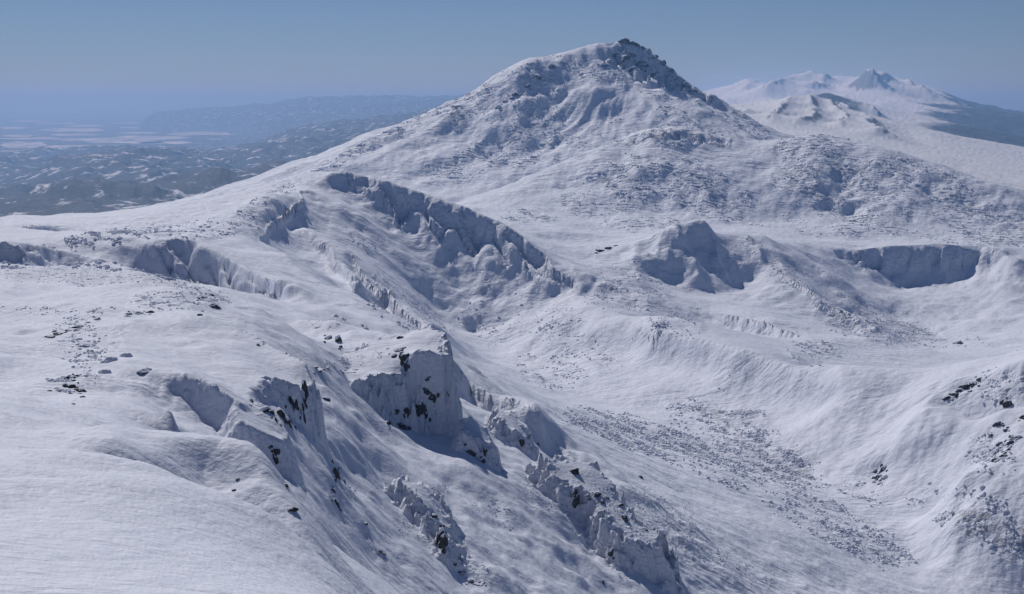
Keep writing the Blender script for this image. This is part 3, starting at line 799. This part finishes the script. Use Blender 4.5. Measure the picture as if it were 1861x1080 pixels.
freg = reg[:-1, :-1]
LAND = [
 ("snow_ridge", "wind-drifted snow plateau and corniced cliffs in front", M_NEAR),
 ("snow_basin", "long ridge and snow bowl below the great mountain", M_MID),
 ("snow_hills", "two rounded snowy domes in front of the great mountain", M_FAR),
 ("snow_mountain", "great pointed snow mountain", M_FAR),
 ("distant_mountains", "hazy snow ranges beyond the great mountain", M_DIST),
 ("wooded_hills", "blue hazy wooded hills with snow clearings", M_HILL),
 ("lowland_plain", "hazy lowland plain reaching the horizon", M_HILL),
]
for k, (nm, lb, mt) in enumerate(LAND):
    fr, fc = np.nonzero(freg == k)
    if len(fr) == 0: continue
    # thin out the outer part that the far pieces do not need
    idx = np.stack([fr * NCOL + fc, fr * NCOL + fc + 1, (fr + 1) * NCOL + fc + 1, (fr + 1) * NCOL + fc], 1)
    used, inv = np.unique(idx, return_inverse=True)
    inv = inv.reshape(idx.shape)
    me = bpy.data.meshes.new(nm)
    me.vertices.add(len(used)); me.loops.add(idx.size); me.polygons.add(len(idx))
    me.vertices.foreach_set("co", P.reshape(-1, 3)[used].astype(np.float32).ravel())
    me.loops.foreach_set("vertex_index", inv.astype(np.int32).ravel())
    me.polygons.foreach_set("loop_start", np.arange(0, idx.size, 4, dtype=np.int32))
    me.polygons.foreach_set("use_smooth", np.ones(len(idx), bool))
    me.update(calc_edges=True)
    a = me.color_attributes.new("cover", 'FLOAT_COLOR', 'POINT')
    a.data.foreach_set("color", cover.reshape(-1, 4)[used].ravel())
    me.normals_split_custom_set_from_vertices(N.reshape(-1, 3)[used].astype(np.float32))
    me.materials.append(mt)
    o = bpy.data.objects.new(nm, me); scene.collection.objects.link(o)
    struct(o, lb)

# ------------------------------------------------------------------ snow-covered fields on the lowland
FIELDS = [(72,232,264,275),(0,65,273,277),(0,85,258,269),(95,235,250,257),(155,300,255,262),(200,345,247,254),(300,455,240,247),(330,395,236,239),(250,350,257,262),
 (0,50,230,235),(70,190,233,240),(120,190,227,231),(0,60,245,249),(90,180,243,247),(210,290,240,244),(0,120,250,254),(378,405,252,254),(20,100,219,222),
 (110,150,214,216),(60,140,223,226),(200,260,222,225),(0,90,209,211),(130,210,205,207),(215,330,231,234),(-60,-5,262,268),(-70,-8,240,244)]
def plain_material():
    m, t = new_mat("field snow"); g = G(t)
    pos = g.n("NewGeometry").outputs["Position"]
    f = g.ramp(g.noise(g.mapping(pos, (0, 0, 0.3), (1, .35, 1)), 0.0022, 4, .6), .42, .60)
    g.finish(g.mix(f, (0.42, 0.43, 0.46, 1), (0.80, 0.80, 0.81, 1)), 0.8, None, 0.1)
    return m
M_FIELD = plain_material()
fr = random.Random(5)
for x0, x1, ya, yb in FIELDS:
    ring = []
    n = 7
    for k in range(n):                                         # far edge, then near edge, both uneven
        px = x0 + (x1 - x0) * k / (n - 1); f = 1 if 0 < k < n - 1 else 0.15
        ring.append((px, (ya + yb) / 2 - f * (yb - ya) * fr.uniform(.25, .55)))
    for k in range(n - 1, -1, -1):
        px = x0 + (x1 - x0) * k / (n - 1); f = 1 if 0 < k < n - 1 else 0.15
        ring.append((px, (ya + yb) / 2 + f * (yb - ya) * fr.uniform(.25, .55)))
    vs = []
    for px, py in ring:
        yy = (FAR_Z + 3) / py_to_s(py); vs.append((px_to_u(px, py) * yy, yy, FAR_Z + 3 + EYE))
    me = bpy.data.meshes.new("field")
    me.from_pydata(vs, [], [[k, k + 1, 2 * n - 2 - k, 2 * n - 1 - k][::-1] for k in range(n - 1)])
    me.update()
    me.materials.append(M_FIELD)
    o = bpy.data.objects.new("field", me); scene.collection.objects.link(o)
    struct(o, "pale snow-covered field on the hazy plain")

# ------------------------------------------------------------------ frosted scrub and stones too many to count
def ico(sub):
    import bmesh
    bm = bmesh.new(); bmesh.ops.create_icosphere(bm, subdivisions=sub, radius=1.0)
    v = np.array([x.co[:] for x in bm.verts]); f = np.array([[l.index for l in p.verts] for p in bm.faces])
    bm.free()
    return v, f
ICO1 = ico(1)
visible = S >= np.maximum.accumulate(np.vstack([np.full((1, S.shape[1]), -9.0), S[:-1]]), axis=0) - 1e-4
cell = (np.gradient(YY, axis=0) * np.gradient(XX, axis=1)) / YY ** 2
def scatter(name, label, y0, y1, count, rmin, rmax, thr, extra=None):
    wgt = np.where(visible & (YY > y0) & (YY < y1) & (np.abs(UU) < 0.372) & (PY < 1085), np.clip(scrub - thr, 0, 1), 0)
    clump = 0.5 + 0.5 * perlin(al / (rmax * 16), ac / (rmax * 6), 121)
    wgt = wgt * np.clip(clump * 4.2 - 1.9, 0, 1.6) * np.sqrt(cell)
    if extra is not None: wgt = wgt + extra
    w = wgt.ravel(); w = w / w.sum()
    idx = rng.choice(w.size, count, p=w)
    c = P.reshape(-1, 3)[idx]; nn = N.reshape(-1, 3)[idx]
    r = rmin * (rmax / rmin) ** (rng.random(count) ** 1.7)
    jit = np.stack([rng.normal(0, 1, count) * r * 0.9, rng.normal(0, 1, count) * r * 0.9, np.zeros(count)], 1)
    jit[:, 2] = -(nn[:, 0] * jit[:, 0] + nn[:, 1] * jit[:, 1]) / np.maximum(nn[:, 2], .3)
    v, f = ICO1
    a = rng.random(count) * 6.283
    sx = r * rng.uniform(.8, 1.5, count); sy = r * rng.uniform(.6, 1.0, count); sz = r * rng.uniform(.45, .95, count)
    vv = v[None] * (1 + rng.uniform(-.28, .28, (count, len(v), 1)))
    x = vv[..., 0] * sx[:, None]; y = vv[..., 1] * sy[:, None]; z = vv[..., 2] * sz[:, None]
    X = x * np.cos(a)[:, None] - y * np.sin(a)[:, None]; Y_ = x * np.sin(a)[:, None] + y * np.cos(a)[:, None]
    co = np.stack([X, Y_, z], -1) + (c + jit)[:, None, :] + np.array([0, 0, 0.12])[None, None] * r[:, None, None]
    faces = (f[None] + (np.arange(count) * len(v))[:, None, None]).reshape(-1, 3)
    me = bpy.data.meshes.new(name)
    me.vertices.add(co.shape[0] * co.shape[1]); me.loops.add(faces.size); me.polygons.add(len(faces))
    me.vertices.foreach_set("co", co.astype(np.float32).ravel())
    me.loops.foreach_set("vertex_index", faces.astype(np.int32).ravel())
    me.polygons.foreach_set("loop_start", np.arange(0, faces.size, 3, dtype=np.int32))
    me.polygons.foreach_set("use_smooth", np.ones(len(faces), bool))
    me.update(calc_edges=True)
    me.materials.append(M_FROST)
    o = bpy.data.objects.new(name, me); scene.collection.objects.link(o)
    o["kind"] = "stuff"; o["label"] = label
    return o
scatter("frosted_stones", "frosted stones and heath scattered over the near plateau and slopes", 150, 760, 5000, 0.12, 0.5, 0.1)
scatter("frosted_shrubs", "rime-crusted dwarf shrubs mottling the snow bowl", 700, 2300, 16000, 0.35, 1.6, 0.05)
scatter("frosted_shrubs", "rime-crusted dwarf shrubs mottling the two domes", 2250, 3350, 10000, 0.8, 2.2, 0.1)
scatter("frosted_shrubs", "rime-crusted stones and shrubs mottling the great mountain", 3150, 4300, 9000, 0.8, 2.6, 0.08)

# ------------------------------------------------------------------ bare rocks
def rock_mesh(seed):
    r_ = np.random.default_rng(seed)
    v, f = ico(3)
    v = v.copy()
    for _ in range(11):                                        # broken planes
        n = r_.normal(0, 1, 3); n /= np.linalg.norm(n); d = r_.uniform(.45, .85)
        over = np.maximum(v @ n - d, 0); v -= np.outer(over * 0.92, n)
    k = 1 + 0.10 * np.sin(v @ r_.normal(0, 4, 3) + 1) * np.sin(v @ r_.normal(0, 5, 3)) + r_.uniform(-.025, .025, len(v))
    v *= k[:, None]
    v /= np.abs(v).max(0)
    me = bpy.data.meshes.new("rock")
    me.from_pydata(v.tolist(), [], f.tolist()); me.update()
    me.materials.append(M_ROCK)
    return me
def cap_mesh(rock):
    n = len(rock.vertices)
    v = np.empty(n * 3); rock.vertices.foreach_get("co", v); v = v.reshape(-1, 3)
    nn = np.empty(n * 3); rock.vertices.foreach_get("normal", nn); nn = nn.reshape(-1, 3)
    faces = [tuple(p.vertices) for p in rock.polygons if p.normal.z > 0.5]
    par = list(range(n))
    def find(a):
        while par[a] != a: a = par[a]
        return a
    for f in faces:
        for b in f[1:]: par[find(b)] = find(f[0])
    size = {}
    for f in faces: size[find(f[0])] = size.get(find(f[0]), 0) + 1
    big = max(size, key=size.get); faces = [f for f in faces if find(f[0]) == big]     # one cap, one piece
    use = sorted({i for f in faces for i in f}); idx = {a: b for b, a in enumerate(use)}
    cnt = {}
    for f in faces:
        for a, b in ((f[0], f[1]), (f[1], f[2]), (f[2], f[0])):
            cnt[tuple(sorted((a, b)))] = cnt.get(tuple(sorted((a, b))), 0) + 1
    rim = {i for e, c in cnt.items() if c == 1 for i in e}
    co = [v[i] * (1.0 if i in rim else 1.0) + nn[i] * (-0.03 if i in rim else 0.09) + np.array([0, 0, 0 if i in rim else 0.05]) for i in use]
    me = bpy.data.meshes.new("snow_cap")
    me.from_pydata([tuple(c) for c in co], [], [tuple(idx[i] for i in f) for f in faces]); me.update()
    for p in me.polygons: p.use_smooth = True
    me.materials.append(M_CAP)
    return me
def cap_material():
    m, t = new_mat("snow cap"); g = G(t)
    pos = g.n("TexCoord").outputs["Object"]
    g.finish(SNOW, 0.8, g.bump(g.noise(pos, 3.0, 4, .6), 0.5, 0.15), 0.15)
    return m
M_CAP = cap_material()
ROCKS = [rock_mesh(100 + k) for k in range(9)]
CAPS = [cap_mesh(m) for m in ROCKS]
rr = random.Random(11)
def one_rock(px, py, w, h, frost, parent=None, name="rock_block", capped=False):
    ht = hit(px, py)
    for _ in range(30):
        if ht is not None: break
        py += 1.5; ht = hit(px, py)
    (x, y, z), n = ht
    sc = y / F
    kind = rr.randrange(len(ROCKS))
    o = bpy.data.objects.new(name, ROCKS[kind])
    scene.collection.objects.link(o)
    if capped:
        c = bpy.data.objects.new("snow_cap", CAPS[kind]); scene.collection.objects.link(c); c.parent = o
    W, Hh = w * sc, h * sc
    o.location = (x - n[0] * W * 0.22, y - n[1] * W * 0.22, z - n[2] * Hh * 0.18)
    o.scale = (W * 0.68, W * rr.uniform(.5, .65), Hh * 0.68)
    o.rotation_euler = (rr.uniform(-.15, .15), rr.uniform(-.25, .25), rr.uniform(-.5, .5))
    o["frost"] = frost
    if parent is not None:
        o.parent = parent
        o.location = (o.location[0] - parent.location[0], o.location[1] - parent.location[1], o.location[2] - parent.location[2])
    return o
# (name, category, label, group, frost, [(bearing, height, width, height) marks in photo pixels])
OUTCROPS = [
 ("rock_outcrop","rock","dark rock band showing under the ice of the corniced near cliff",None,-.25,[(481,746,20,15),(511,754,14,28),(527,772,17,18),(537,740,11,28),(556,714,13,38),(553,757,11,24),(497,752,10,14),(520,766,9,16)]),
 ("rock","rock","small dark rock poking out high on the near ice cliff",None,-.1,[(469,628,9,9)]),
 ("rock","rock","small dark rock beside the top of the rounded ice bulge",None,-.2,[(457,730,11,9)]),
 ("rock_outcrop","rock","two dark rocks under the lip of the rounded ice bulge",None,-.2,[(501,820,14,14),(503,839,10,15),(492,812,7,8)]),
 ("rock","rock","blocky dark rock sticking out below the draped snow lobe",None,-.35,[(532,927,20,12)]),
 ("rock","rock","small dark rock on the edge above the blocky rock of the draped lobe",None,-.2,[(520,883,11,8)]),
 ("rock_outcrop","rock","pair of tiny dark stones on the face of the draped snow lobe",None,-.2,[(431,872,9,6),(426,891,9,6)]),
 ("rock","rock","lone dark rock capping a small snow rib right of the near cliff",None,-.3,[(592,725,17,10)]),
 ("rock_outcrop","rock","frosted dark rib with rock at its foot below the lone capped rock",None,0.0,[(613,866,13,34),(611,915,13,20),(607,893,9,12)]),
 ("rock_outcrop","rock","line of black rocks along the low ridge on the left plateau",None,-.35,[(90,612,20,8),(107,607,22,9),(125,601,14,7),(143,594,22,12),(160,587,10,6),(175,581,14,8)]),
 ("rock_outcrop","rock","frosted rocks along the drift edge behind the near snow hump",None,.15,[(236,572,14,9),(249,571,20,11),(270,568,16,7)]),
 ("rock_outcrop","rock","dark rocky knob on the brink of the left plateau",None,-.1,[(370,541,16,12),(379,548,20,12),(392,558,18,9),(386,537,10,7)]),
 ("rock","rock","small round boulder at the foot of the plateau's rocky knob",None,.1,[(363,573,10,9)]),
 ("boulder","boulder","largest snow-plastered boulder of three on the near hump",None,.75,[(198,657,32,19)]),
 ("boulder","boulder","snow-plastered boulder right of the largest one on the near hump",None,.75,[(233,648,24,14)]),
 ("boulder","boulder","snow-plastered boulder just below the largest one on the near hump",None,.8,[(195,678,25,13)]),
 ("boulder","boulder","low flat snow-plastered boulder at the right end of the boulder group",None,.85,[(265,673,28,10)]),
 ("rock_outcrop","rock","cluster of black stones on the open snow of the left foreground",None,-.3,[(126,688,14,11),(140,684,11,8),(117,702,12,10),(133,703,16,10),(146,712,18,12),(152,722,10,6),(128,716,10,7),(92,711,9,6),(108,712,8,6),(133,735,7,5)]),
 ("rock_outcrop","rock","scattered frosted stones between the black ridge rocks and the boulders",None,.1,[(140,618,17,9),(152,631,20,9),(163,640,12,7),(140,647,7,8),(155,655,10,6)]),
 ("rock_outcrop","rock","dark rock face on the front of the small rounded knoll",None,-.2,[(613,620,13,22),(597,616,14,14),(581,594,16,6)]),
 ("rock_outcrop","rock","dark rock alcove high on the great rime block",None,-.35,[(733,652,15,22),(738,668,10,18),(722,637,22,7),(716,647,13,7)]),
 ("rock_outcrop","rock","broken dark rocks under the overhang of the great rime block",None,-.2,[(776,690,10,8),(776,714,14,12),(785,723,17,12),(767,744,17,20),(774,757,10,14),(755,740,9,10)]),
 ("rock_outcrop","rock","dark rocks at the lower left foot of the great rime block",None,-.2,[(742,750,12,17),(732,777,15,19),(743,780,8,14),(704,770,10,14),(723,748,8,8)]),
 ("rock_outcrop","rock","low dark heath stones on the flat top of the spur",None,-.1,[(634,677,24,7),(618,672,12,5),(646,672,10,4)]),
 ("rock_outcrop","rock","low dark stones where the spur meets the near cliff",None,-.1,[(581,673,24,8),(595,668,12,5)]),
 ("rock","rock","dark rock on the snow crest behind the great rime block",None,-.1,[(727,614,13,12)]),
 ("rock_outcrop","rock","dark patches on the ice block casting a shadow right of the great one",None,-.1,[(855,824,13,17),(880,824,9,17),(878,840,10,13),(845,809,6,6)]),
 ("rock","rock","dark rock at the lower end of the frosted rib beyond the ice block",None,-.1,[(947,804,12,16)]),
 ("rock","rock","frosted rock at the very tip of the long rough rib",None,.1,[(978,809,12,13)]),
 ("rock_outcrop","rock","tall black rock at the foot of the middle slope's frosted rib",None,-.4,[(799,978,14,38),(808,985,16,26),(801,962,8,18)]),
 ("rock","rock","small dark rock on the rib above the tall black rock",None,-.3,[(788,938,15,10)]),
 ("rock_outcrop","rock","strip of small broken stones trailing below the tall black rock",None,.05,[(826,1025,10,6),(838,1042,14,8),(852,1055,16,9),(866,1062,14,7),(846,1062,9,6),(878,1060,9,7)]),
 ("rock_outcrop","rock","few tiny stones in the open snow left of the tall black rock",None,0,[(664,951,12,6),(690,1002,12,7),(697,1007,8,5)]),
 ("rock","rock","black pinnacle standing on the frosted rib low in the middle",None,-.4,[(1046,860,16,24)]),
 ("rock_outcrop","rock","dark specked rock face below the black pinnacle",None,-.05,[(1048,912,12,26),(1044,896,8,10)]),
 ("rock_outcrop","rock","dark hollow rocks right of the black pinnacle",None,-.1,[(1082,898,20,12),(1094,912,11,9),(1104,905,8,7)]),
 ("rock_outcrop","rock","small dark rock under a snow fin farther down the same rib",None,-.2,[(1134,943,12,16),(1127,918,12,6)]),
 ("rock_outcrop","rock","dark rocks in the big frosted buttress at the bottom edge",None,-.1,[(1110,1006,12,16),(1172,961,14,6),(1096,1060,9,9)]),
 ("rock","rock","small dark rock alone on the slope behind the black pinnacle",None,-.1,[(1164,868,9,11)]),
 ("rock_outcrop","rock","long black rock strip near the top of the right hill",None,-.45,[(1724,723,12,8),(1734,717,14,10),(1745,711,16,11),(1757,704,16,12),(1769,697,15,11),(1778,691,9,8)]),
 ("rock_outcrop","rock","dark rock notch at the right hill's crest by the picture edge",None,-.3,[(1830,736,16,22),(1857,760,9,12)]),
 ("rock_outcrop","rock","broken dark cliff stones down the side of the right hill",None,-.05,[(1847,797,18,16),(1838,806,14,12),(1818,808,14,12),(1812,822,16,14),(1822,830,14,14),(1808,838,12,12),(1814,770,16,9),(1828,782,14,9),(1800,790,10,7),(1832,818,10,10)]),
 ("rock_outcrop","rock","speckled rock knob at the foot of the right hill's rib",None,.05,[(1602,855,18,18),(1594,868,14,15),(1608,868,11,11),(1598,878,12,8)]),
 ("rock_outcrop","rock","thin dark rock ledge on the saddle below the pointed hill",None,-.3,[(1080,459,16,4),(1094,456,18,5),(1108,451,16,5),(1120,447,10,4)]),
 ("rock","rock","dark boulder on the floor of the far snow bowl",None,.2,[(1739,625,18,11)]),
 ("summit_crag","rock","dark crag crowning the great mountain's summit",None,.05,[(1128,68,9,8),(1136,66,12,10),(1146,70,12,9),(1156,75,11,8),(1166,81,10,8)]),
 ("rock_outcrop","rock","frosted crags along the great mountain's right skyline",None,.3,[(1180,92,12,10),(1192,102,12,9),(1205,113,12,10),(1218,126,12,9),(1232,140,11,9),(1248,155,12,9),(1262,165,10,8)]),
 ("rock_outcrop","rock","frosted crags just below the great mountain's summit",None,.25,[(1122,98,14,10),(1135,106,14,11),(1148,100,12,9),(1160,112,15,12),(1174,122,14,11),(1112,112,12,8),(1098,118,14,9),(1186,134,13,10),(1150,124,12,8)]),
 ("rock_outcrop","rock","frosted crags on the great mountain's left shoulder",None,.3,[(905,196,12,9),(920,184,12,8),(938,172,14,9),(958,158,14,9),(978,140,14,9),(1005,122,14,9),(1022,116,11,8)]),
 ("rock","rock","dark rock at the near edge of the round pit on the domes",None,0.,[(1549,402,16,6)]),
]
for nm, cat, lab, grp, frost, marks in OUTCROPS:
    if len(marks) == 1:
        o = one_rock(*marks[0], frost, None, nm, frost > -0.32)
        root = o
    else:
        px = sum(m[0] for m in marks) / len(marks); py = max(m[1] for m in marks)
        base = hit(marks[0][0], marks[0][1] + 14)
        root = bpy.data.objects.new(nm, None); scene.collection.objects.link(root)
        root.location = base[0]
        for m in marks:
            one_rock(*m, frost + rr.uniform(-.08, .08), root, "rock_block", min(m[2:]) >= 9 and rr.random() < 0.6)
            if min(m[2:]) >= 7:                                # broken pieces beside the main rock
                for _ in range(3):
                    one_rock(m[0] + rr.uniform(-.7, .7) * m[2], m[1] + rr.uniform(-.7, .7) * m[3], m[2] * rr.uniform(.25, .6), m[3] * rr.uniform(.3, .7), frost + rr.uniform(-.1, .25), root, "loose_stone")
    root["label"] = lab; root["category"] = cat

# ------------------------------------------------------------------ haze
def box_mesh(name, x0, x1, y0, y1, z0, z1):
    me = bpy.data.meshes.new(name)
    v = [(x, y, z) for z in (z0, z1) for y in (y0, y1) for x in (x0, x1)]
    me.from_pydata(v, [], [(0, 2, 3, 1), (4, 5, 7, 6), (0, 1, 5, 4), (2, 6, 7, 3), (0, 4, 6, 2), (1, 3, 7, 5)])
    return me
zmin = float(P[..., 2].min()); zmax = float(P[..., 2].max())
hz = bpy.data.objects.new("haze", box_mesh("haze", -150000, 150000, -3000, 265000, zmin - 5, max(zmax, EYE) + 25))
hz.data.materials.append(haze_material())
scene.collection.objects.link(hz)
hz["kind"] = "stuff"; hz["label"] = "thin blue haze filling the air"
print('done', time.time()-T0)
print("verts", P.shape, "z", zmin, zmax, "ctrl", len(ctrl))
